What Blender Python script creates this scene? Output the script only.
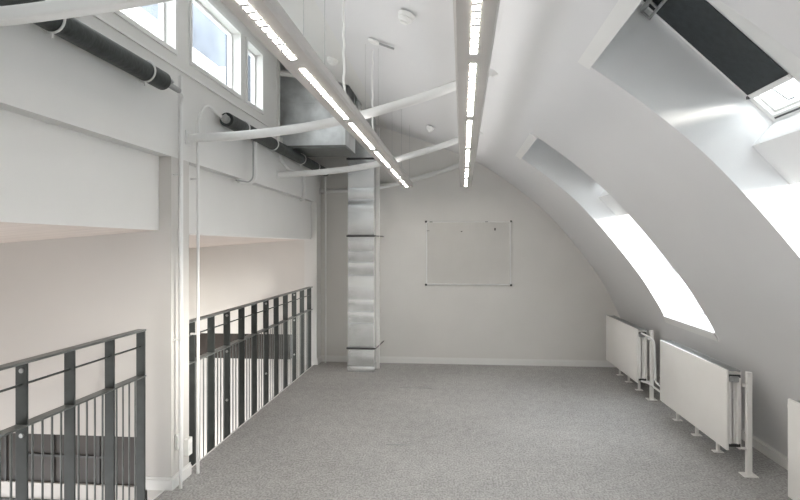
import bpy, bmesh, math, random
from mathutils import Vector, Matrix
random.seed(7)
for o in list(bpy.data.objects): bpy.data.objects.remove(o)
SC = bpy.context.scene
COL = SC.collection

# ------------------------------------------------------------------ camera
TH = math.atan(55/578.0)
CAMH = 1.63
cam = bpy.data.cameras.new('camera'); camo = bpy.data.objects.new('camera', cam); COL.objects.link(camo)
camo.location = (0, 0, CAMH); camo.rotation_euler = (math.radians(90), 0, TH)
cam.sensor_width = 36; cam.lens = 578/800*36; cam.shift_y = -4/800; cam.clip_start = .05
SC.camera = camo
# ------------------------------------------------------------------ sky
world = bpy.data.worlds.new('overcast_sky'); SC.world = world; world.use_nodes = True
bg = world.node_tree.nodes['Background']
bg.inputs[0].default_value = (0.93, 0.96, 1.0, 1); bg.inputs[1].default_value = 3.7
SC.view_settings.view_transform = 'Standard'; SC.view_settings.look = 'None'
SC.view_settings.gamma = 1; SC.view_settings.use_curve_mapping = False
SC.view_settings.exposure = 1.1
SC.cycles.max_bounces = 12; SC.cycles.diffuse_bounces = 8; SC.cycles.transparent_max_bounces = 16
SC.cycles.use_denoising = True

sun = bpy.data.lights.new('low_sun', 'SUN'); suno = bpy.data.objects.new('low_sun', sun); COL.objects.link(suno)
sun.energy = 4.6; sun.color = (1, .93, .85); sun.angle = math.radians(10.0)
suno.location = (12, -4, 3); suno.rotation_euler = Vector((-1, .435, -.17)).to_track_quat('-Z', 'Y').to_euler()

def portal(name, corners):
    # daylight sampling portal lying in a window opening: corners p0,p1,p3 (p0 + two edges); faces into the room
    p0, pu, pv = [Vector(c) for c in corners]
    u = pu-p0; v = pv-p0; n = u.cross(v).normalized()
    L = bpy.data.lights.new(name, 'AREA'); L.shape = 'RECTANGLE'; L.size = u.length; L.size_y = v.length
    L.cycles.is_portal = True
    o = bpy.data.objects.new(name, L); COL.objects.link(o)
    m = Matrix((u.normalized(), v.normalized(), n)).transposed().to_4x4()
    o.matrix_world = Matrix.Translation(p0+u/2+v/2) @ m     # light shines along -n
    return o

# ------------------------------------------------------------------ materials
def mat(name, col, rough=.6, metal=0, noise=0, nscale=8, bump=0, bscale=60, emit=None, estr=0, spec=.5, stretch=None):
    m = bpy.data.materials.new(name); m.use_nodes = True; nt = m.node_tree
    b = nt.nodes['Principled BSDF']
    b.inputs['Base Color'].default_value = (*col, 1); b.inputs['Roughness'].default_value = rough
    b.inputs['Metallic'].default_value = metal; b.inputs['Specular IOR Level'].default_value = spec
    tc = nt.nodes.new('ShaderNodeTexCoord'); vec = tc.outputs['Object']
    if stretch:
        mp = nt.nodes.new('ShaderNodeMapping'); mp.inputs['Scale'].default_value = stretch
        nt.links.new(vec, mp.inputs[0]); vec = mp.outputs[0]
    n = nt.nodes.new('ShaderNodeTexNoise'); n.inputs['Scale'].default_value = nscale; n.inputs['Detail'].default_value = 5
    nt.links.new(vec, n.inputs['Vector'])
    r = nt.nodes.new('ShaderNodeValToRGB')
    k = noise
    r.color_ramp.elements[0].position = .3; r.color_ramp.elements[1].position = .7
    r.color_ramp.elements[0].color = (*[c*(1-k) for c in col], 1); r.color_ramp.elements[1].color = (*[min(1, c*(1+k)) for c in col], 1)
    nt.links.new(n.outputs[0], r.inputs[0]); nt.links.new(r.outputs[0], b.inputs['Base Color'])
    if bump:
        n2 = nt.nodes.new('ShaderNodeTexNoise'); n2.inputs['Scale'].default_value = bscale; n2.inputs['Detail'].default_value = 4
        nt.links.new(vec, n2.inputs['Vector'])
        bp = nt.nodes.new('ShaderNodeBump'); bp.inputs['Strength'].default_value = bump; bp.inputs['Distance'].default_value = .01
        nt.links.new(n2.outputs[0], bp.inputs['Height']); nt.links.new(bp.outputs[0], b.inputs['Normal'])
    if emit:
        b.inputs['Emission Color'].default_value = (*emit, 1); b.inputs['Emission Strength'].default_value = estr
    return m

M = {}
M['wall'] = mat('painted_plaster', (.74, .735, .72), .6, noise=.015, nscale=2, bump=.08, bscale=90)
M['vault'] = mat('painted_vault', (.72, .72, .728), .5, noise=.01, nscale=2, bump=.03, bscale=20)
M['wall_back'] = mat('back_wall_paint', (.71, .695, .67), .6, noise=.02, nscale=2.5, bump=.08, bscale=90)
M['beige'] = mat('warm_plaster', (.60, .58, .558), .7, noise=.015, nscale=2)
M['tile'] = mat('soffit_boards', (.62, .56, .52), .7, noise=.08, nscale=3, stretch=(.4, 6, 1))
M['brown'] = mat('dark_brown_panel', (.035, .027, .022), .5, noise=.15, nscale=4)
M['reveal'] = mat('reveal_paint', (.85, .855, .86), .5, noise=.01)
M['white'] = mat('white_gloss_paint', (.80, .80, .79), .35, noise=.01)
M['trimw'] = mat('white_trim_paint', (.78, .775, .76), .4, noise=.01)
M['pipe'] = mat('white_pipe_paint', (.76, .76, .75), .35, noise=.02)
M['radiator'] = mat('radiator_enamel', (.88, .865, .84), .35, noise=.01)
M['steel'] = mat('grey_painted_steel', (.055, .062, .060), .5, metal=.1, noise=.15, nscale=14)
M['steel_rail'] = mat('lit_rail_steel', (.17, .18, .175), .4, metal=.3, noise=.15, nscale=14)  # paler copy of the steel; rail highlights and baluster sunlight put into its colour
M['steel_l'] = mat('light_steel', (.42, .43, .43), .4, metal=.6, noise=.1)
M['galv'] = mat('galvanised_sheet', (.78, .80, .81), .26, metal=.75, noise=.06, nscale=9, bump=.05, bscale=7)
M['galv_d'] = mat('dull_galvanised_sheet', (.68, .70, .71), .38, metal=.45, noise=.2, nscale=6, bump=.15, bscale=5)
M['black'] = mat('black_insulation', (.022, .028, .027), .45, noise=.4, nscale=18, bump=.4, bscale=30)
M['dark'] = mat('dark_metal', (.05, .05, .05), .5, noise=.1)
M['blind'] = mat('charcoal_blind_fabric', (.035, .042, .045), .8, noise=.15, nscale=30, bump=.2, bscale=200, stretch=(1, 1, 1))
M['alu'] = mat('aluminium_housing', (.50, .48, .46), .4, metal=.15, noise=.02)
M['led'] = mat('led_diffuser', (.9, .9, .88), .5, emit=(1, .95, .88), estr=38)
M['ceiling_fill'] = mat('ceiling_fill_glow', (.9, .9, .88), .5, emit=(1, .97, .93), estr=1.7)  # added glow for the lamp tops, brightens the ceiling
M['louver'] = mat('louver_grey', (.52, .50, .48), .4, noise=.02)
M['board'] = mat('whiteboard_surface', (.60, .585, .56), .45, noise=.02, nscale=5)
M['plastic'] = mat('white_plastic', (.80, .80, .78), .4, noise=.01)
M['void_floor'] = mat('lower_storey_floor', (.5, .46, .42), .6, noise=.05)

# carpet
def carpet():
    m = bpy.data.materials.new('grey_carpet'); m.use_nodes = True; nt = m.node_tree; L = nt.links
    b = nt.nodes['Principled BSDF']; b.inputs['Roughness'].default_value = .95; b.inputs['Specular IOR Level'].default_value = .15
    tc = nt.nodes.new('ShaderNodeTexCoord')
    def nz(scale, detail, st=(1, 1, 1)):
        mp = nt.nodes.new('ShaderNodeMapping'); mp.inputs['Scale'].default_value = st
        n = nt.nodes.new('ShaderNodeTexNoise'); n.inputs['Scale'].default_value = scale; n.inputs['Detail'].default_value = detail
        L.new(tc.outputs['Object'], mp.inputs[0]); L.new(mp.outputs[0], n.inputs['Vector']); return n
    def ramp(src, a, ca, z, cz):
        r = nt.nodes.new('ShaderNodeValToRGB'); e = r.color_ramp.elements
        e[0].position = a; e[0].color = (*ca, 1); e[1].position = z; e[1].color = (*cz, 1); L.new(src, r.inputs[0]); return r
    fine = ramp(nz(60, 6, (1.3, .8, 1)).outputs[0], .36, (.325, .318, .309), .66, (.54, .532, .523))
    mid = ramp(nz(14, 4, (1, .6, 1)).outputs[0], .3, (.86, .86, .86), .7, (1.0, 1.0, 1.0))
    big = ramp(nz(1.1, 3).outputs[0], .35, (.90, .90, .90), .65, (1.0, 1.0, 1.0))
    a = nt.nodes.new('ShaderNodeMixRGB'); a.blend_type = 'MULTIPLY'; a.inputs[0].default_value = 1
    L.new(fine.outputs[0], a.inputs[1]); L.new(mid.outputs[0], a.inputs[2])
    c = nt.nodes.new('ShaderNodeMixRGB'); c.blend_type = 'MULTIPLY'; c.inputs[0].default_value = 1
    L.new(a.outputs[0], c.inputs[1]); L.new(big.outputs[0], c.inputs[2]); L.new(c.outputs[0], b.inputs['Base Color'])
    bp = nt.nodes.new('ShaderNodeBump'); bp.inputs['Strength'].default_value = .5; bp.inputs['Distance'].default_value = .006
    L.new(nz(160, 3).outputs[0], bp.inputs['Height']); L.new(bp.outputs[0], b.inputs['Normal'])
    return m
M['carpet'] = carpet()
M['facade'] = mat('hazy_facade', (.052, .062, .080), .8, noise=.35, nscale=.5)
M['facade_glass'] = mat('facade_window', (.028, .035, .05), .4, noise=.1)

def glass(name, tint, gl=.05, streak=None):
    m = bpy.data.materials.new(name); m.use_nodes = True; nt = m.node_tree
    for n in list(nt.nodes): nt.nodes.remove(n)
    out = nt.nodes.new('ShaderNodeOutputMaterial'); t = nt.nodes.new('ShaderNodeBsdfTransparent'); g = nt.nodes.new('ShaderNodeBsdfGlossy')
    t.inputs[0].default_value = (*tint, 1); g.inputs['Roughness'].default_value = .05
    if streak:
        tc = nt.nodes.new('ShaderNodeTexCoord'); n = nt.nodes.new('ShaderNodeTexNoise'); n.inputs['Scale'].default_value = 2.6; n.inputs['Detail'].default_value = 5
        r = nt.nodes.new('ShaderNodeValToRGB'); r.color_ramp.elements[0].position = .35; r.color_ramp.elements[1].position = .68
        r.color_ramp.elements[0].color = (*tint, 1); r.color_ramp.elements[1].color = (*streak, 1)
        nt.links.new(tc.outputs['Object'], n.inputs['Vector']); nt.links.new(n.outputs[0], r.inputs[0]); nt.links.new(r.outputs[0], t.inputs[0])
    x = nt.nodes.new('ShaderNodeMixShader'); x.inputs[0].default_value = gl
    nt.links.new(t.outputs[0], x.inputs[1]); nt.links.new(g.outputs[0], x.inputs[2]); nt.links.new(x.outputs[0], out.inputs[0])
    return m
M['glass'] = glass('clear_roof_glass', (.95, .97, .97))

# ------------------------------------------------------------------ helpers
def new(): return bmesh.new()
def box(bm, x0, x1, y0, y1, z0, z1, bev=0, seg=2):
    r = bmesh.ops.create_cube(bm, size=1, matrix=Matrix.Translation(((x0+x1)/2, (y0+y1)/2, (z0+z1)/2)) @ Matrix.Diagonal((abs(x1-x0), abs(y1-y0), abs(z1-z0), 1)))
    if bev:
        es = list({e for v in r['verts'] for e in v.link_edges})
        bmesh.ops.bevel(bm, geom=es, offset=bev, segments=seg, profile=.5, affect='EDGES')
def tube(bm, pts, r, seg=12, square=0, cap=True):
    pts = [Vector(p) for p in pts]; rings = []
    prev = None
    for i, p in enumerate(pts):
        d = (pts[min(i+1, len(pts)-1)]-pts[max(i-1, 0)]).normalized()
        if prev is None:
            up = Vector((0, 0, 1)) if abs(d.z) < .9 else Vector((0, 1, 0))
            u = d.cross(up).normalized()
        else:
            u = (prev-d*prev.dot(d)).normalized()
        prev = u; v = d.cross(u)
        ring = []
        for k in range(seg):
            a = 2*math.pi*k/seg
            ca_, sa_ = math.cos(a), math.sin(a)
            rr = r/((abs(ca_)**square+abs(sa_)**square)**(1/square)) if square else r
            ring.append(bm.verts.new(p+u*(rr*ca_)+v*(rr*sa_)))
        rings.append(ring)
    for a, b in zip(rings, rings[1:]):
        for k in range(seg): bm.faces.new((a[k], a[(k+1) % seg], b[(k+1) % seg], b[k]))
    if cap:
        bm.faces.new(rings[0][::-1]); bm.faces.new(rings[-1])
def smooth_path(pts, n=8):
    P = [Vector(p) for p in pts]; P = [P[0]*2-P[1]]+P+[P[-1]*2-P[-2]]; out = []
    for i in range(1, len(P)-2):
        for k in range(n):
            t = k/n; a, b, c, d = P[i-1:i+3]
            out.append(.5*((2*b)+(-a+c)*t+(2*a-5*b+4*c-d)*t*t+(-a+3*b-3*c+d)*t**3))
    out.append(P[-2]); return out
def bend(pts, r=.03, n=5):
    # round the corners of a polyline
    P = [Vector(p) for p in pts]; out = [P[0]]
    for a, b, c in zip(P, P[1:], P[2:]):
        d1 = (a-b); d2 = (c-b); q = min(r, d1.length*.45, d2.length*.45)
        s = b+d1.normalized()*q; e = b+d2.normalized()*q
        for k in range(n+1):
            t = k/n; out.append(s*(1-t)**2+b*2*t*(1-t)+e*t*t)
    out.append(P[-1]); return out
def prism_y(bm, xz, y0, y1):
    a = [bm.verts.new((x, y0, z)) for x, z in xz]; b = [bm.verts.new((x, y1, z)) for x, z in xz]; n = len(xz)
    for k in range(n): bm.faces.new((a[k], a[(k+1) % n], b[(k+1) % n], b[k]))
    bm.faces.new(a[::-1]); bm.faces.new(b)
def quad(bm, *p): bm.faces.new([bm.verts.new(q) for q in p])
def obj(name, bm, m, parent=None, smooth=None, loc=None):
    bmesh.ops.recalc_face_normals(bm, faces=bm.faces)
    me = bpy.data.meshes.new(name); bm.to_mesh(me); bm.free()
    me.materials.append(M[m] if isinstance(m, str) else m)
    if smooth is not None:
        me.shade_smooth()
        me.set_sharp_from_angle(angle=math.radians(smooth))
    o = bpy.data.objects.new(name, me); COL.objects.link(o)
    if parent: o.parent = parent
    if loc: o.location = loc
    return o
def tag(o, label=None, cat=None, group=None, kind=None):
    if label: o['label'] = label
    if cat: o['category'] = cat
    if group: o['group'] = group
    if kind: o['kind'] = kind
    return o
def thing(name, label, cat, loc=(0, 0, 0), group=None):
    o = bpy.data.objects.new(name, None); COL.objects.link(o); o.location = loc; o.empty_display_size = .1
    return tag(o, label, cat, group)
def struct(name, bm, m, parent=None, smooth=None):
    o = obj(name, bm, m, parent, smooth)
    if not parent: o['kind'] = 'structure'
    return o
def shift(bm, v): bmesh.ops.translate(bm, verts=bm.verts, vec=v)
def ray(px, py):
    a = (px-400)/578; d = (246-py)/578; c, s = math.cos(TH), math.sin(TH)
    return a*c-s, c+a*s, d

# ------------------------------------------------------------------ the room's section
YB, YF = 8.02, -3.2            # far wall, wall behind the viewer
WL = -1.888                    # left wall face
PTS = [(.247, 2.814), (.45, 2.695), (.684, 2.535), (.95, 2.335), (1.206, 2.115), (1.42, 1.888), (1.632, 1.632), (1.85, 1.345), (1.98, 1.14), (2.095, .93), (2.28, .50), (2.451, 0)]
prof = [(p.x, p.z) for p in smooth_path([(x, 0, z) for x, z in PTS], 4)]
iA = min(range(len(prof)), key=lambda i: abs(prof[i][0]-.684)); iH = min(range(len(prof)), key=lambda i: abs(prof[i][0]-2.095))
SKY = [(-1.2, -.05), (1.94, 3.0), (4.9, 6.05)]
bm = new()
ys = sorted([YF, YB]+[y for s in SKY for y in s])
vs = {}
for j, y in enumerate(ys):
    for i, (x, z) in enumerate(prof): vs[i, j] = bm.verts.new((x, y, z))
for j in range(len(ys)-1):
    hole = any(abs(ys[j]-s[0]) < 1e-4 for s in SKY)
    for i in range(len(prof)-1):
        if hole and iA <= i < iH: continue
        bm.faces.new((vs[i, j], vs[i+1, j], vs[i+1, j+1], vs[i, j+1]))
struct('wall_right', bm, 'vault', smooth=30)

# floor and lower storey
bm = new(); box(bm, -1.925, 2.46, YF, YB, -.3, 0); struct('floor', bm, 'carpet')
bm = new(); box(bm, -4.3, 2.46, YF, YB, -2.95, -2.85); struct('floor_lower', bm, 'void_floor')
bm = new(); box(bm, -1.935, -1.925, YF, 3.70, -.3, .003); box(bm, -1.935, -1.925, 3.96, YB, -.3, .003); struct('trim_1', bm, 'trimw')

# far wall (above the brown band and below it) and wall behind the viewer
def gable(bm, y0, y1):
    pts = [(x, z) for x, z in prof if z > 0]+[(2.46, 0), (-4.3, 0), (-4.3, 4.1), (-1.888, 3.95), (-1.4, 3.9), (-.93, 3.6), (-.2, 3.2), (.3, 2.95)]
    pts = [(p[0]+.0, p[1]) for p in pts]
    prism_y(bm, pts, y0, y1)
bm = new(); box(bm, -2.3, 2.7, YB, YB+.2, 0, 4.2); box(bm, -4.3, -2.3, YB, YB+.2, .375, 4.2); struct('wall_back', bm, 'wall_back')
bm = new(); box(bm, -4.3, 2.7, YF-.2, YF, -2.9, 4.2); struct('wall_front', bm, 'wall')

# ceiling: right slope, left slope with the duct recess cut out of it
CR = [(.247, 2.814), (-.33, 3.055), (-.93, 3.264)]
def slz(x): return 3.264+(-.93-x)*.372
RX0 = -1.12
bm = new()
for (x0, z0), (x1, z1) in zip(CR, CR[1:]): quad(bm, (x0, YF, z0), (x0, YB, z0), (x1, YB, z1), (x1, YF, z1))
bmesh.ops.remove_doubles(bm, verts=bm.verts, dist=1e-4)
struct('ceiling', bm, 'vault', smooth=30)
RY0, RY1 = 6.06, 6.95
bm = new()
quad(bm, (-.93, YF, slz(-.93)), (-.93, RY0, slz(-.93)), (-1.95, RY0, slz(-1.95)), (-1.95, YF, slz(-1.95)))
quad(bm, (-.93, RY1, slz(-.93)), (-.93, YB, slz(-.93)), (-2.4, YB, slz(-2.4)), (-2.4, RY1, slz(-2.4)))
quad(bm, (-.93, RY0, slz(-.93)), (-.93, RY1, slz(-.93)), (RX0, RY1, slz(RX0)), (RX0, RY0, slz(RX0)))
struct('ceiling_left', bm, 'wall')
bm = new()   # recess above the duct
quad(bm, (RX0, RY0, slz(RX0)), (RX0, RY1, slz(RX0)), (RX0, RY1, 4.1), (RX0, RY0, 4.1))
quad(bm, (RX0, RY1, slz(RX0)), (-2.4, RY1, slz(-2.4)), (-2.4, RY1, 4.1), (RX0, RY1, 4.1))
quad(bm, (RX0, RY0, slz(RX0)), (-2.4, RY0, slz(-2.4)), (-2.4, RY0, 4.1), (RX0, RY0, 4.1))
quad(bm, (RX0, RY0, 4.1), (-2.4, RY0, 4.1), (-2.4, RY1, 4.1), (RX0, RY1, 4.1))
struct('ceiling_recess', bm, 'wall')
bm = new(); tube(bm, [(-1.92, 6.05, 3.49), (-.93, 6.05, 3.36)], .03, 4); struct('trim_2', bm, 'trimw')
# duct alcove behind the left wall
bm = new()
quad(bm, (-2.4, 6.04, 2.62), (-2.4, YB, 2.62), (-2.4, YB, 4.1), (-2.4, 6.04, 4.1))
quad(bm, (-2.1, 6.0, 2.62), (-2.1, YB, 2.62), (-2.4, YB, 2.62), (-2.4, 6.0, 2.62))
struct('wall_alcove', bm, 'wall')
bm = new(); box(bm, -2.4, -1.99, 5.97, 6.03, 2.62, 4.1); box(bm, -2.44, -2.4, 5.97, YB, 2.62, 4.15); struct('wall_alcove_outer', bm, 'facade')

# left wall: upper band with the clerestory openings
CW = [(-1.2, .1), (.35, 1.0), (1.25, 2.2), (2.45, 3.74), (3.99, 4.93), (5.11, 5.52)]
WZ0, WZ1 = 2.955, 3.50
bm = new()
box(bm, -2.14, WL, YF, 6.04, 2.23, WZ0)
box(bm, -2.14, WL, 6.04, YB, 2.23, 2.72)
edges = [YF]+[e for w in CW for e in w]+[6.04]
for k in range(0, len(edges), 2): box(bm, -2.0, WL, edges[k], edges[k+1], WZ0, WZ1)
box(bm, -2.0, WL, YF, 6.04, WZ1, 3.70)
struct('wall_left_upper', bm, 'wall')
bm = new(); box(bm, -2.2, -1.975, YF, 3.70, 1.735, 2.23); struct('wall_left_beam', bm, 'wall')
bm = new(); box(bm, -2.2, -1.965, 3.96, YB, 1.72, 2.23, 0); struct('wall_left_beam_far', bm, 'wall')
# cross wall whose end is the white pier
bm = new(); box(bm, -4.3, -2.075, 3.70, 3.96, .345, 2.235); box(bm, -4.3, -2.055, 3.70, 3.96, -2.9, .01)
box(bm, -2.075, WL, 3.70, 3.96, -.3, 2.235); struct('wall_pier', bm, 'beige')
bm = new(); box(bm, -4.3, -2.07, 3.72, 3.94, .01, .345); struct('trim_3', bm, 'brown')
bm = new(); box(bm, -4.3, -2.33, YB, YB+.1, .02, .375); struct('trim_4', bm, 'brown')
bm = new(); box(bm, -4.3, 2.46, YB, YB+.2, -2.9, .02); struct('wall_back_lower', bm, 'beige')
bm = new()   # thin window bar line on the lower wall
box(bm, -4.3, -2.05, 3.685, 3.70, -.125, -.10); struct('trim_5', bm, 'dark')
bm = new()
for x in (-3.1, -2.75, -2.42): box(bm, x, x+.02, 3.71, 3.72, .01, .345)
box(bm, -2.95, -2.35, 3.705, 3.72, .19, .205); struct('trim_6', bm, 'dark')
# soffit of the passage beyond the railings, falling gently away
bm = new()
quad(bm, (-1.97, YF, 1.735), (-1.97, YB, 1.735), (-4.3, YB, 1.56), (-4.3, YF, 1.56)); struct('ceiling_passage', bm, 'tile')
bm = new()   # outer wall of the stairwell, with tall openings to the daylight
box(bm, -4.3, -4.2, YF, YB, -2.9, -2.2)
box(bm, -4.3, -4.2, YF, YB, -.5, 1.8)
for y0, y1 in ((YF, -1.2), (.2, 1.6), (3.0, 5.6), (7.0, YB)): box(bm, -4.3, -4.2, y0, y1, -2.2, -.5)
struct('wall_left_outer', bm, 'beige')
for y0, y1 in ((-1.2, .2), (1.6, 3.0), (5.6, 7.0)):
    portal('daylight_portal', ((-4.2, y0, -2.2), (-4.2, y0, -.5), (-4.2, y1, -2.2)))

# corner return on the far left with the recess beside the duct
def board(bm, p, q, h=.085, t=.014, n=(0, -1)):
    # baseboard from p to q (xy), standing off towards n
    a = Vector((*p, 0)); b = Vector((*q, 0)); nn = Vector((*n, 0))
    for z0, z1, tt in ((0, h*.8, t), (h*.8, h, t*.55)):
        A, B, C_, D = a, b, b+nn*tt, a+nn*tt
        lo = [bm.verts.new(v+Vector((0, 0, z0))) for v in (A, B, C_, D)]; hi = [bm.verts.new(v+Vector((0, 0, z1))) for v in (A, B, C_, D)]
        for k in range(4): bm.faces.new((lo[k], lo[(k+1) % 4], hi[(k+1) % 4], hi[k]))
        bm.faces.new(hi); bm.faces.new(lo[::-1])
bm = new(); board(bm, (WL, YB), (2.44, YB)); struct('baseboard_back', bm, 'trimw')
bm = new(); board(bm, (2.44, YB), (2.44, YF), n=(-1, 0), t=.035); struct('baseboard_right', bm, 'trimw')
bm = new(); board(bm, (-2.075, 3.70), (WL+.012, 3.70)); board(bm, (WL, 3.688), (WL, 3.972), n=(1, 0)); struct('baseboard_pier', bm, 'trimw')
bm = new(); box(bm, -2.06, WL, 7.78, YB, 0, 2.3); struct('wall_left_return', bm, 'wall')
bm = new(); board(bm, (WL, 7.78), (WL, YB), n=(1, 0)); struct('baseboard_left', bm, 'trimw')
bm = new(); box(bm, -1.888, -1.874, YF, 6.04, 2.835, 2.85); struct('trim_7', bm, 'trimw')
bm = new(); box(bm, -1.90, -1.865, 6.0, 6.035, 2.72, 3.66); struct('trim_8', bm, 'trimw')

# ------------------------------------------------------------------ clerestory windows
n = 0
for (y0, y1) in CW:
    n += 1
    f = new(); x0, x1 = -1.99, -1.95; w = .022
    box(f, x0, x1, y0, y0+w, WZ0, WZ1, .004); box(f, x0, x1, y1-w, y1, WZ0, WZ1, .004)
    box(f, x0, x1, y0+w, y1-w, WZ0, WZ0+w, .004); box(f, x0, x1, y0+w, y1-w, WZ1-w, WZ1, .004)
    # inner casing on the room face
    c = .03
    box(f, WL, WL+.012, y0-c, y0, WZ0-c, WZ1+c); box(f, WL, WL+.012, y1, y1+c, WZ0-c, WZ1+c)
    box(f, WL, WL+.012, y0, y1, WZ0-c, WZ0); box(f, WL, WL+.012, y0, y1, WZ1, WZ1+c)
    wo = struct('window_%d' % n, f, 'white')
    g = new(); box(g, -1.975, -1.970, y0+w, y1-w, WZ0+w, WZ1-w); obj('window_pane', g, 'glass', wo)
    if y1-y0 > 1.2 or n == 4:
        g = new(); box(g, -1.985, -1.955, (y0+y1)/2-.015, (y0+y1)/2+.015, WZ0+w, WZ1-w, .003); obj('window_bar', g, 'white', wo)

# what stands outside: a white slab, added to make the bright band at the window bottoms, and a grey-blue facade across the courtyard
bm = new(); box(bm, -3.3, -3.15, YF-2, 12, 2.3, 4.03); box(bm, -3.15, -2.14, YF-2, 9, 2.3, 2.4); struct('wall_added_slab', bm, 'white')
t = thing('neighbouring_building', 'hazy grey blue facade seen through the high windows on the left', 'building', (-12, 10, -3))
g = new(); box(g, -14, -12, -10, 40, -3, 14); obj('facade', g, 'facade', t, loc=(12, -10, 3))
for k in range(12):
    g = new(); box(g, -12.02, -11.97, -6+3.4*k, -4.6+3.4*k, 6.2, 8.4); obj('window', g, 'facade_glass', t, loc=(12, -10, 3))

# ------------------------------------------------------------------ skylights
A_ = (prof[iA][0], prof[iA][1]); H_ = (prof[iH][0], prof[iH][1])
B_ = (.93, 2.85); C_ = (1.56, 2.24); D_ = (1.457, 2.123); E_ = (1.634, 1.929); F_ = (1.79, 2.03); G_ = (2.47, .945)
def off(p, q, u, v):
    # point at distance u from p towards q, v outwards (towards the weather side)
    d = Vector((q[0]-p[0], q[1]-p[1])).normalized(); nn = Vector((-d.y, d.x))
    r = Vector(p)+d*u+nn*v; return (r.x, r.y)
def slab(bm, p, q, u0, u1, v0, v1, y0, y1):
    prism_y(bm, [off(p, q, u0, v0), off(p, q, u1, v0), off(p, q, u1, v1), off(p, q, u0, v1)], y0, y1)
for si, (y0, y1) in enumerate(SKY):
    bm = new()
    outer = [A_, B_, off(B_, C_, 0, .10)]
    path = [A_, B_, off(B_, C_, 0, .12), None, off(B_, C_, .877, .12), C_, D_, E_, F_, off(F_, G_, 0, .12), None, off(F_, G_, 1.28, .12), G_, H_]
    for a, b in zip(path, path[1:]):
        if a and b: quad(bm, (a[0], y0, a[1]), (b[0], y0, b[1]), (b[0], y1, b[1]), (a[0], y1, a[1]))
    ring = [p for p in path if p]+[prof[i] for i in range(iH-1, iA, -1)]
    for y in (y0, y1): bm.faces.new([bm.verts.new((x, y, z)) for x, z in ring])
    struct('trim_%d' % (10+si), bm, 'reveal')
    # slim lip around the head and foot of the opening
    bm = new()
    lip = [prof[iA-1], prof[iA]]
    slab(bm, (A_[0]-.057, A_[1]+.040), A_, 0, .07, -.016, .004, y0-.02, y1+.0)
    slab(bm, H_, prof[iH+1], 0, .075, -.012, .004, y0-.0, y1+.0)
    struct('trim_%d' % (20+si), bm, 'white')
    for wi, (p, q, ln) in enumerate(((B_, C_, .877), (F_, G_, 1.28))):
        n += 1
        f = new(); w = .035
        ym = (y0+y1)/2+.10 if wi == 0 else (y0+y1)/2
        slab(f, p, q, 0, ln, .0, .10, y0, y0+w); slab(f, p, q, 0, ln, .0, .10, y1-w, y1)
        slab(f, p, q, 0, w, .0, .10, y0+w, y1-w); slab(f, p, q, ln-w, ln, .0, .10, y0+w, y1-w)
        slab(f, p, q, w, ln-w, .0, .10, ym-.10, ym+.06)
        for a, b in ((y0+w, ym-.10), (ym+.06, y1-w)):
            s = .014
            slab(f, p, q, w, ln-w, .02, .06, a, a+s); slab(f, p, q, w, ln-w, .02, .06, b-s, b)
            slab(f, p, q, w, w+s, .02, .06, a+s, b-s); slab(f, p, q, ln-w-s, ln-w, .02, .06, a+s, b-s)
        wo = struct('window_%d' % n, f, 'white')
        for a, b in ((y0+w, ym-.10), (ym+.06, y1-w)):
            g = new(); slab(g, p, q, w+.014, ln-w-.014, .03, .036, a+.014, b-.014); obj('window_pane', g, 'glass', wo)
        if wi == 0:
            g = new(); slab(g, p, q, ln-.022, ln-.014, -.004, .002, y0+w, y1-w); obj('gasket', g, 'dark', wo)
            g = new()   # ventilation flap handle bar along the head
            a0 = off(p, q, .03, -.05); a1 = off(p, q, .03, 0); b0 = off(p, q, .085, -.05)
            tube(g, bend([(a1[0], y1-.04, a1[1]), (a0[0], y1-.04, a0[1]), (a0[0], y1-.40, a0[1]), (a1[0], y1-.40, a1[1])], .02), .011, 8)
            tube(g, [(b0[0], y1-.04, b0[1]), (b0[0], y1-.40, b0[1])], .008, 8)
            for k in range(4):
                yy = y1-.04-.12*k
                tube(g, [(a0[0], yy, a0[1]), (b0[0], yy, b0[1])], .007, 8)
            obj('vent_handle', g, 'steel_l', wo, smooth=40)
            g = new(); slab(g, p, q, .0, .02, -.012, .002, y1-.4, y1-.05); obj('vent_slot', g, 'dark', wo)
        pa = off(p, q, 0, .11); pb = off(p, q, ln, .11)
        portal('daylight_portal', ((pa[0], y0, pa[1]), (pa[0], y1, pa[1]), (pb[0], y0, pb[1])))
for (y0, y1) in CW: portal('daylight_portal', ((-1.995, y0, WZ0), (-1.995, y0, WZ1), (-1.995, y1, WZ0)))

# roller blinds of the upper roof windows; unseen ones added to block sun and sky
def blind(ya, yb, label, rod=True):
    ue = .69 if rod else (.82 if ya < 5.3 else .76)
    bl = thing('roller_blind', label, 'blind', (B_[0], (ya+yb)/2, B_[1]), 'roller blinds of the roof windows')
    L0 = Vector(bl.location)
    g = new(); slab(g, B_, C_, .035, ue, -.006, -.002, ya, yb); shift(g, -L0); obj('blind_fabric', g, 'blind', bl)
    g = new(); slab(g, B_, C_, ue, ue+.025, -.014, .012, ya, yb); shift(g, -L0); obj('bottom_bar', g, 'white', bl)
    if rod:
        g = new(); a = off(B_, C_, .71, 0); b = off(B_, C_, .80, 0)
        tube(g, bend([(a[0], ya+.17, a[1]), (b[0], ya+.15, b[1]), (b[0], ya+.10, b[1])], .012), .0045, 8); shift(g, -L0); obj('pull_rod', g, 'steel_l', bl)
        g = new(); a = off(B_, C_, .70, -.014); box(g, a[0]-.007, a[0]+.007, yb-.012, yb+.003, a[1]-.007, a[1]+.007); shift(g, -L0); obj('end_stop', g, 'dark', bl)
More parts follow.
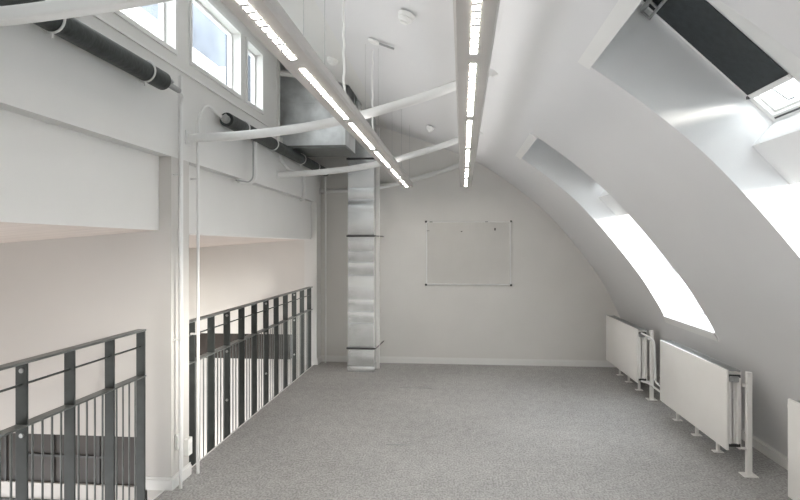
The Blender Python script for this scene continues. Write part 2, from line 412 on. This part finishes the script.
for si in (1, 2):
    y0, y1 = SKY[si]; ym = (y0+y1)/2+.10
    if si == 1: blind(ym+.055, y1-.030, 'charcoal fabric blind drawn most of the way down the near roof window')
    blind(y0+.03, ym-.095, 'unseen charcoal blind in the %s roof window, lowered to block sun, in its half nearer the camera' % ('near' if si == 1 else 'far'), False)
    if si == 2: blind(ym+.055, y1-.03, 'unseen charcoal blind in the far roof window, lowered to block sun, in its half nearer the far wall', False)

# ------------------------------------------------------------------ bowed tie tubes
TIE = [(-1.888, 2.395), (-1.5, 2.41), (-1.08, 2.452), (-.72, 2.515), (-.376, 2.603), (-.10, 2.686), (.275, 2.825)]
tie_lab = ['white bowed tie tube nearest the camera, crossing the top left corner',
           'white bowed tie tube running from the pier pipes up to the vault behind both lamps',
           'white bowed tie tube crossing in front of the galvanised duct, second from the far wall',
           'white bowed tie tube lying against the far wall']
for k, y in enumerate((1.86, 3.95, 6.04, 7.985)):
    t = thing('tie_tube', tie_lab[k], 'tie rod', (WL, y, 2.395), 'bowed tie tubes across the vault')
    L0 = Vector(t.location)
    g = new(); r = .026 if k == 0 else .031; dz = .018 if k == 0 else 0
    tube(g, smooth_path([(x, y, z+dz) for x, z in TIE], 6), r, 32, 7 if k == 0 else 2.3); shift(g, -L0)
    obj('tube', g, 'pipe', t, smooth=30)
    g = new(); tube(g, [(.235, y, 2.808), (.285, y, 2.828)], r+.008, 16); shift(g, -L0); obj('end_socket', g, 'pipe', t, smooth=50)
    g = new(); box(g, WL, WL+.008, y-.05, y+.028, 2.345, 2.445); shift(g, -L0); obj('wall_plate', g, 'pipe', t)

# ------------------------------------------------------------------ radiators
RX = 1.93
def radiator(ya, yb, label, near_valve=True, post=True, feet=()):
    t = thing('panel_radiator', label, 'radiator', (2.0, (ya+yb)/2, 0), 'white panel radiators along the curved wall')
    L0 = Vector(t.location)
    def part(name, bm, m, sm=None, par=None):
        shift(bm, -L0); return obj(name, bm, m, par or t, smooth=sm)
    g = new(); box(g, RX, RX+.018, ya, yb, .17, .742, .005); part('front_panel', g, 'radiator', 40)
    g = new(); box(g, RX+.095, RX+.113, ya+.02, yb-.02, .17, .735, .006); part('rear_panel', g, 'radiator', 40)
    g = new()
    yy = ya+.03
    while yy < yb-.05:
        box(g, RX+.018, RX+.052, yy, yy+.018, .20, .70); box(g, RX+.060, RX+.095, yy, yy+.018, .20, .70)
        yy += .036
    o = part('convector_fins', g, 'radiator'); o['kind'] = 'stuff'
    g = new()
    for x in (RX+.03, RX+.085): tube(g, [(x, ya+.015, .205), (x, ya+.015, .705)], .010, 8)
    part('end_channel', g, 'radiator', 40)
    g = new()
    box(g, RX+.016, RX+.098, ya+.004, ya+.018, .195, .215); part('end_bracket', g, 'dark')
    g = new(); box(g, RX+.016, RX+.098, ya+.004, ya+.018, .69, .71); part('end_bracket', g, 'dark')
    g = new(); yy = ya+.02
    box(g, RX+.014, RX+.024, ya+.01, yb-.01, .735, .742); box(g, RX+.088, RX+.10, ya+.01, yb-.01, .728, .742)
    while yy < yb-.03:
        box(g, RX+.022, RX+.09, yy, yy+.006, .733, .739); yy += .02
    part('top_grille', g, 'steel_l')
    g = new(); box(g, RX+.02, RX+.08, ya-.02, ya+.02, .66, .70, .006); tube(g, [(RX+.05, ya-.03, .68), (RX+.05, ya, .68)], .018, 10)
    part('valve', g, 'steel_l', 40)
    g = new(); tube(g, [(RX+.105, ya+.03, .19), (RX+.105, ya-.005, .19), (2.06, ya-.008, .19)], .010, 8); part('connection_pipe', g, 'pipe', 40)
    g = new(); tube(g, [(RX+.055, yb+.005, .68), (RX+.055, yb+.06, .68)], .025, 14); part('thermostat_knob', g, 'plastic', 50)
    g = new(); box(g, 2.055, 2.09, ya-.03+.085, ya+.005+.085, .0, .73, .003) if False else box(g, 2.06, 2.095, ya-.025, ya+.012, .0, .735, .003)
    box(g, 2.03, 2.125, ya-.05, ya+.04, 0, .006); box(g, 2.035, 2.07, ya-.012, ya+.002, .63, .65); part('support_post', g, 'radiator')
    for y in feet:
        g = new(); box(g, 2.065, 2.085, y-.015, y+.015, 0, .30); box(g, 2.035, 2.11, y-.03, y+.03, 0, .005); box(g, RX+.09, 2.085, y-.01, y+.01, .22, .25)
        part('foot', g, 'radiator')
    return t
radiator(4.33, 5.68, 'white panel radiator in the middle of the row on the curved wall', feet=(4.80, 5.20, 5.63))
radiator(6.37, 7.64, 'white panel radiator farthest along the wall, beside the far corner', feet=(6.77, 7.16, 7.53))
radiator(2.25, 3.57, 'white panel radiator cut off by the right edge of the photo', feet=(2.7, 3.1, 3.52))
for k, (ya, yb) in enumerate(((5.68, 6.37),)):
    t = thing('radiator_pipe', ['white bent heating pipes joining the far and middle radiators'][k], 'pipe', (2.03, ya, .2))
    L0 = Vector(t.location)
    g = new(); tube(g, bend([(RX+.05, yb+.01, .70), (RX+.05, yb-.16, .70), (RX+.11, yb-.20, .66), (RX+.11, yb-.24, .24), (RX+.10, ya+.12, .235), (RX+.06, ya-.01, .235)], .04), .011, 10); shift(g, -L0); obj('flow_pipe', g, 'pipe', t, smooth=60)
    g = new(); tube(g, bend([(RX+.05, yb+.01, .19), (RX+.09, yb-.08, .19), (RX+.09, ya+.08, .19), (RX+.05, ya-.01, .19)], .03), .011, 10); shift(g, -L0); obj('return_pipe', g, 'pipe', t, smooth=60)

# ------------------------------------------------------------------ railings
def railing(x, y0, y1, posts, label, bolts, zt, zm):
    t = thing('steel_railing', label, 'railing', (x, y0, 0), 'steel railings along the stairwell edge')
    L0 = Vector(t.location)
    def part(name, bm, m='steel', sm=None, par=None): shift(bm, -L0); return obj(name, bm, m, par or t, smooth=sm)
    g = new(); box(g, x-.03, x+.03, y0, y1, zt-.012, zt, .002); part('top_rail', g, 'steel_rail')
    g = new(); box(g, x-.03, x+.03, y0, y1, zm-.010, zm, .002); part('mid_rail', g, 'steel_rail')
    g = new(); tube(g, [(x, y0, zt-.112), (x, y1, zt-.112)], .006, 8); part('round_bar', g, 'steel', 60)
    g = new(); box(g, x-.03, x+.03, y0, y1, -.16, -.15, .002); part('bottom_rail', g)
    for i, y in enumerate(posts):
        g = new()
        box(g, x-.029, x+.029, y-.006, y+.006, -.30, zt-.012, .0015); p = part('post', g)
        if i in bolts:
            for z in (zt-.045, zm-.05, .30):
                g = new(); tube(g, [(x+.005, y-.014, z), (x+.005, y-.005, z)], .011, 10); part('bolt', g, 'steel_l', 50)
        if i+1 < len(posts):
            gap = posts[i+1]-y
            for k in range(1, 5):
                g = new(); yy = y+gap*k/5; tube(g, [(x, yy, -.155), (x, yy, zm-.007)], .0055, 8); part('baluster', g, 'steel_rail', 60)
    for y in (y0,):
        pass
    return t
railing(-2.035, 1.5, 3.60, [1.53, 1.87, 2.21, 2.547, 2.888, 3.245, 3.585], 'grey steel railing in front of the white pier, nearest the camera', (3,), 1.088, .788)
railing(-1.965, 3.96, 7.76, [4.16, 4.51, 4.835, 5.18, 5.52, 5.875, 6.22, 6.57, 6.935, 7.30, 7.67], 'long grey steel railing between the white pier and the far corner', (2, 5, 8), 1.075, .770)

# ------------------------------------------------------------------ linear lamps
SEG = [(.30, 1.24), (1.33, 2.27), (2.40, 3.36), (3.49, 4.42), (4.57, 5.46), (5.66, 6.37), (6.60, 7.31)]
LZ = 2.38
def lamp(xa, xb, label, wires):
    # xa at y=1.76, xb at y=7.35
    t = thing('linear_lamp', label, 'lamp', (xa, 1.76, LZ), 'suspended linear lamps'); ang = -math.atan((xb-xa)/5.59); t.rotation_euler = (0, 0, ang)
    def part(name, bm, m, sm=None, par=None): return obj(name, bm, m, par or t, smooth=sm)
    Y = lambda y: y-1.76
    g = new(); w = .073
    prism_y(g, [(-w, .012), (-w+.009, 0), (w-.009, 0), (w, .012), (w, .05), (w-.012, .056), (-w+.012, .056), (-w, .05)], Y(.2), Y(7.36)); part('housing', g, 'alu')
    for (a, b) in SEG:
        g = new(); box(g, -.0122, .0122, Y(a), Y(b), -.0012, -.0004); d = part('diffuser', g, 'led')
        g = new(); nn = round((b-a)/.058); X_ = (-.0155, -.0122, .0122, .0155); hb = .0105
        rows = [a-.002]+[v for i in range(1, nn) for v in (a+(b-a)*i/nn-hb, a+(b-a)*i/nn+hb)]+[b+.002]
        V = [[g.verts.new((x, Y(y), -.0016)) for x in X_] for y in rows]
        for i in range(len(rows)-1):
            for k in range(3):
                if k != 1 or i % 2 == 1: g.faces.new((V[i][k], V[i][k+1], V[i+1][k+1], V[i+1][k]))
        r_ = bmesh.ops.extrude_face_region(g, geom=g.faces[:])
        bmesh.ops.translate(g, verts=[v for v in r_['geom'] if isinstance(v, bmesh.types.BMVert)], vec=(0, 0, -.0010))
        part('louver', g, 'louver', None, d)
    g = new(); box(g, -.03, .03, Y(.3), Y(7.3), .0555, .058); part('ceiling_fill_strip', g, 'ceiling_fill')  # unseen glowing strip, added to lift the ceiling brightness
    for y in wires:
        for sx in (-.05, .05):
            wx = xa+(xb-xa)*(y-1.76)/5.59+sx
            zt = 3.264+(-.93-wx)*.36 if wx < -.93 else 3.264-(wx+.93)*.382
            zt -= .002
            g = new(); tube(g, [(sx, Y(y), .05), (sx, Y(y), zt-LZ)], .0012, 6); part('suspension_wire', g, 'steel_l')
    return t
lamp(-.65, -.605, 'long suspended linear lamp on the left, nearer the windows', (2.6, 4.35, 6.1, 7.1))
lamp(.066, .135, 'long suspended linear lamp on the right, under the vault edge', (2.6, 4.35, 6.1, 7.1))

# cables feeding the left lamp and their ceiling outlets
def cz(x): return 3.264-(x+.93)*.382 if x > -.93 else slz(x)
def cable(x, y, zb, label, j=.006):
    g = new(); zt = cz(x); n_ = 14
    tube(g, smooth_path([(x+random.uniform(-j, j), y, zb+(zt-zb)*i/n_) for i in range(n_+1)], 3), .007, 8)
    tag(obj('power_cable', g, 'plastic', smooth=60), label, 'cable', 'lamp cables')
cable(-.632, 3.27, LZ+.05, 'thick white wavy cable dropping to the left lamp, nearer of the two')
cable(-.638, 4.45, LZ+.05, 'white cable dropping from the round ceiling outlet to the left lamp', .003)

def on_ceiling(px, py):
    # where the view line through this point of the picture meets the ceiling
    rx, ry, rz = ray(px, py); t = .5
    while t < 12:
        x = rx*t; z = CAMH+rz*t
        if z > cz(x): return Vector((x, ry*t, cz(x)))
        t += .004
SL = -math.atan(.382)
def orient(o, x): o.rotation_euler = (0, math.atan(.382 if x > -.93 else .372), 0)
def lathe(bm, prof_, seg=24):
    rings = [[bm.verts.new((r*math.cos(2*math.pi*k/seg), r*math.sin(2*math.pi*k/seg), z)) for k in range(seg)] for r, z in prof_]
    for a, b in zip(rings, rings[1:]):
        for k in range(seg): bm.faces.new((a[k], a[(k+1) % seg], b[(k+1) % seg], b[k]))
    bm.faces.new(rings[0][::-1]); bm.faces.new(rings[-1])
for (px, py, lab) in ((407, 14, 'round white smoke detector between the two lamps, nearest the camera'),
                      (431, 127, 'small white smoke detector on the ceiling close to the far wall'),
                      (333, 59, 'round white smoke detector above the left lamp, by the duct recess')):
    p = on_ceiling(px, py)
    t = thing('smoke_detector', lab, 'smoke detector', p, 'smoke detectors on the ceiling'); orient(t, p.x)
    g = new(); lathe(g, [(.052, 0), (.054, -.008), (.050, -.022), (.046, -.024)]); obj('base', g, 'plastic', t, smooth=40)
    g = new(); lathe(g, [(.044, -.024), (.046, -.032), (.040, -.042), (.024, -.050), (.022, -.058), (.010, -.062)]); obj('sensor_head', g, 'plastic', t, smooth=40)
p = on_ceiling(374, 41)
t = thing('cable_outlet', 'white round cable outlet with a bracket on the ceiling left of the near detector', 'cable outlet', p); orient(t, p.x)
g = new(); lathe(g, [(.045, 0), (.045, -.012), (.02, -.02)]); obj('cover', g, 'plastic', t, smooth=40)
g = new(); box(g, .03, .16, -.008, .008, -.012, 0); obj('bracket', g, 'steel_l', t)

# ------------------------------------------------------------------ whiteboard
t = thing('whiteboard', 'empty framed whiteboard hanging on the far wall', 'whiteboard', (.18, YB, 1.1))
bx0, bx1, bz0, bz1 = -.40, .762, 1.095, 1.967
L0 = Vector(t.location)
g = new(); box(g, bx0, bx1, YB-.016, YB-.004, bz0, bz1); shift(g, -L0); obj('board', g, 'board', t)
g = new(); f = .017
for a in ((bx0, bx1, bz0, bz0+f), (bx0, bx1, bz1-f*.6, bz1), (bx0, bx0+f, bz0, bz1), (bx1-f, bx1, bz0, bz1)):
    box(g, a[0], a[1], YB-.024, YB-.003, a[2], a[3], .003)
shift(g, -L0); obj('frame', g, 'white', t)
for x, z in ((bx0, bz0), (bx0, bz1), (bx1, bz0), (bx1, bz1)):
    g = new(); box(g, x-.014, x+.014, YB-.028, YB-.002, z-.014, z+.014, .006); shift(g, -L0); obj('corner_cap', g, 'dark', t)
for x, z, w, h in ((.09, 1.83, .012, .012), (.545, 1.86, .010, .035), (-.37, 1.84, .018, .006), (.43, 1.962, .02, .008), (-.33, 1.962, .02, .008)):
    g = new(); box(g, x-w, x+w, YB-.028, YB-.0155, z-h/2, z+h/2, .002); shift(g, -L0); obj('clip', g, 'dark', t)

# ------------------------------------------------------------------ ducts
t = thing('ventilation_duct', 'galvanised sheet duct rising from the floor beside the far wall', 'duct', (-1.21, 7.6, 0))
L0 = Vector(t.location)
zc_ = 7.507
ypx = [371.5, 365, 348, 324, 312, 299, 276, 263, 252, 236, 211.5, 200, 188, 159, 128, 100, 70]
zz = [max(0, CAMH-(y-246)*zc_/578) for y in ypx]; zz[0] = 0.0; zz[-1] = 3.95
for i, (a, b) in enumerate(zip(zz, zz[1:])):
    g = new(); x0, x1, yf, yk = -1.384, -1.045, 7.41, 7.60
    if i == 0: x0 -= .006; x1 += .006; yf -= .006
    ti = random.choice((-1, 1))*random.uniform(.004, .014); bulge = random.uniform(.004, .014)
    rows = []
    for q in range(7):
        u = q/6; y_ = yf+ti*(1-2*u)-bulge*math.sin(math.pi*u)
        rows.append([g.verts.new((x0+(x1-x0)*e, y_-.004*math.sin(math.pi*e), a+(b-a)*u)) for e in (0, .25, .5, .75, 1)])
    for r0, r1 in zip(rows, rows[1:]):
        for k in range(4): g.faces.new((r0[k], r0[k+1], r1[k+1], r1[k]))
    K = [[g.verts.new((x, yk, r[0].co.z)) for x in (x0, x1)] for r in rows]
    for r0, r1, k0, k1 in zip(rows, rows[1:], K, K[1:]):
        g.faces.new((r0[0], r1[0], k1[0], k0[0])); g.faces.new((r0[-1], r1[-1], k1[1], k0[1])); g.faces.new((k0[0], k1[0], k1[1], k0[1]))
    s = obj('duct_section', g, 'galv', t, smooth=35, loc=-L0)
    g = new(); box(g, x0-.004, x1+.004, yf-.012, yk, b-.006, b+.004); obj('seam_flange', g, 'galv', s)
for z in (zz[2], zz[9], zz[13]):
    g = new(); box(g, -1.40, -1.03, 7.385, 7.40, z-.012, z+.012, .003)
    tube(g, [(-1.395, 7.39, z), (-1.395, 8.0, z+.005)], .006, 8); tube(g, bend([(-1.10, 7.385, z), (-1.02, 7.385, z), (-.99, 8.0, z)], .01), .007, 8)
    obj('clamp_band', g, 'dark', t, loc=-L0)
g = new(); box(g, -1.04, -1.0, 7.62, 7.66, 0, 3.2, .004); obj('side_channel', g, 'trimw', t, loc=-L0)
# horizontal branch coming out of the alcove
g = new(); box(g, -2.38, -1.215, 6.30, 6.92, 2.735, 3.9, .004); bd = obj('branch_duct', g, 'galv_d', t, loc=-L0)
g = new(); box(g, -2.38, -1.205, 6.285, 6.30, 3.215, 3.235); box(g, -1.225, -1.205, 6.285, 6.93, 2.735, 3.7)
box(g, -2.38, -1.205, 6.285, 6.30, 3.00, 3.012); obj('seam_strip', g, 'galv_d', bd)
g = new(); box(g, -2.38, -1.20, 6.28, 6.93, 2.716, 2.745); obj('dark_bottom', g, 'steel_rail', bd)  # darker plate across the bottom of the branch duct
for k in range(3):
    g = new(); x = -1.12+.035*k; box(g, x-.1, x-.082, 6.7, 6.9, 3.0, 4.05); obj('duct_rib', g, 'galv_d', t, loc=-L0)

# ------------------------------------------------------------------ black insulated heating pipes
PX = -1.79
def ins_pipe(y0, y1, z0, z1, label, clamps, fit_at, end):
    t = thing('insulated_pipe', label, 'pipe', (PX, y0, z0), 'black insulated pipes under the windows'); L0 = Vector(t.location)
    zf = lambda y: z0+(z1-z0)*(y-y0)/(y1-y0)
    g = new(); tube(g, [(PX, y0+(y1-y0)*k/30, zf(y0+(y1-y0)*k/30)) for k in range(31)], .056, 24); shift(g, -L0); obj('sleeve', g, 'black', t, smooth=50)
    for y in clamps:
        g = new(); z = zf(y)
        R = .062
        ring = [(PX+R*math.cos(a), y, z+R*math.sin(a)) for a in [2*math.pi*k/24 for k in range(25)]]
        tube(g, ring, .006, 6); tube(g, [(PX, y, z-.06), (PX, y, z-.085)], .007, 6); tube(g, [(PX-.055, y, z+.0), (WL, y, z)], .006, 6)
        shift(g, -L0); obj('clamp', g, 'pipe', t, smooth=60)
    y = y1 if fit_at else y0; s = 1 if fit_at else -1; z = zf(y)
    g = new(); tube(g, [(PX, y, z), (PX, y+s*.03, z)], .032, 16); tube(g, [(PX, y+s*.03, z), (PX, y+s*(.21 if fit_at else .10), z-.003)], .018, 12); tube(g, [(PX, y+s*.07, z), (PX+.03, y+s*.07, z+.02)], .014, 10)
    shift(g, -L0); obj('end_fitting', g, 'steel_l', t, smooth=50)
    return t
ins_pipe(-.5, 3.40, 2.635, 2.645, 'black insulated pipe with white clamps, left of the pier pipes', (1.2, 2.42, 3.20), True, None)
ins_pipe(4.40, 7.90, 2.625, 2.655, 'black insulated pipe running from the pier pipes towards the duct', (4.75, 5.55, 6.6, 7.3), False, None)

# white riser pipes on the pier
t = thing('riser_pipe', 'thin white riser pipe on the near edge of the pier', 'pipe', (-1.837, 3.73, 0), 'white riser pipes on the pier'); L0 = Vector(t.location)
g = new(); tube(g, bend([(-1.837, 3.73, 0), (-1.837, 3.73, 2.585), (-1.80, 3.69, 2.63), (PX, 3.61, 2.64)], .03, 8), .011, 12); shift(g, -L0); obj('pipe', g, 'pipe', t, smooth=60)
for z in (2.11, 1.0):
    g = new(); box(g, WL, -1.825, 3.722, 3.738, z-.006, z+.006); shift(g, -L0); obj('bracket', g, 'pipe', t)
t = thing('riser_pipe', 'thin white riser pipe at the far edge of the pier, arched at its top', 'pipe', (-1.835, 3.94, 0), 'white riser pipes on the pier'); L0 = Vector(t.location)
g = new(); tube(g, bend([(-1.835, 3.99, 0), (-1.835, 3.99, 2.55), (-1.82, 4.10, 2.68), (PX, 4.33, 2.62)], .10, 8), .011, 12); shift(g, -L0); obj('pipe', g, 'pipe', t, smooth=60)
for z in (2.11, 1.0):
    g = new(); box(g, WL, -1.825, 3.98, 3.998, z-.006, z+.006); shift(g, -L0); obj('bracket', g, 'pipe', t)
g = new(); box(g, WL, -1.868, 3.80, 3.835, .09, 2.8, .003); tag(obj('cable_trunking', g, 'pipe'), 'narrow white cable trunking between the riser pipes on the pier', 'trunking')
for k, (y, z, w, h) in enumerate(((3.775, .30, .03, .05), (3.91, .22, .032, .06))):
    t = thing('wall_socket', ['small white socket low on the pier, next to the near riser pipe', 'taller white socket box low on the pier, behind the far riser pipe'][k], 'socket', (WL, y, z), 'sockets low on the pier')
    g = new(); box(g, 0, .02 if k == 0 else .035, -w, w, -h, h, .004); obj('cover', g, 'plastic', t)
    g = new(); box(g, .018 if k == 0 else .033, .024 if k == 0 else .039, -w*.6, w*.6, -h*.4, h*.4, .002); obj('insert', g, 'trimw', t)
# corner pipe at the far left and small drops from the far black pipe
g = new(); tube(g, [(-1.80, 7.93, 0), (-1.80, 7.93, 2.62)], .013, 12); tag(obj('corner_pipe', g, 'pipe', smooth=60), 'white vertical pipe in the far left corner of the room', 'pipe')
for k, (pts, r, lab) in enumerate((
        ([(-1.80, 5.08, 2.57), (-1.80, 5.08, 2.24), (-1.83, 5.06, 2.20), (WL, 4.90, 2.20)], .019, 'thick white drop pipe bending into the beam, nearer the pier'),
        ([(-1.868, 6.09, 2.80), (-1.868, 6.09, 2.56), (-1.868, 6.35, 2.50), (-1.868, 7.05, 2.52), (-1.868, 7.05, 2.20), (WL, 6.95, 2.20)], .016, 'stepped white drop pipe below the far black pipe, nearer the duct'))):
    g = new(); tube(g, bend(pts, .05, 6), r, 12)
    t = tag(obj('drop_pipe', g, 'pipe', smooth=60), lab, 'pipe', 'short drop pipes on the left wall')
    p = [(x, y-.05, z) for x, y, z in pts]
    g = new(); tube(g, bend(p, .04, 6), .007, 8); obj('cable', g, 'steel_l' if k == 0 else 'pipe', t, smooth=60)

# ------------------------------------------------------------------ floor boxes
for k, (x0, x1, y, d) in enumerate(((-.64, -.26, 6.62, .20), (-.56, -.36, 4.72, .16))):
    t = thing('floor_box', ['flush carpet covered floor box with a pale edge, nearer the duct', 'flush carpet covered floor box with a pale edge, in the middle of the room'][k], 'floor box', ((x0+x1)/2, y, 0), 'flush floor boxes')
    L0 = Vector(t.location)
    g = new(); box(g, x0, x1, y, y+d, .0, .003); shift(g, -L0); obj('lid', g, 'carpet', t)
    g = new(); box(g, x0, x1, y-.006, y, 0, .004); shift(g, -L0); obj('edge_strip', g, 'steel_l', t)
    if k == 0:
        for x in (x0+.04, x1-.08):
            g = new(); box(g, x, x+.04, y+.06, y+.075, .003, .006); shift(g, -L0); obj('latch', g, 'steel_l', t)
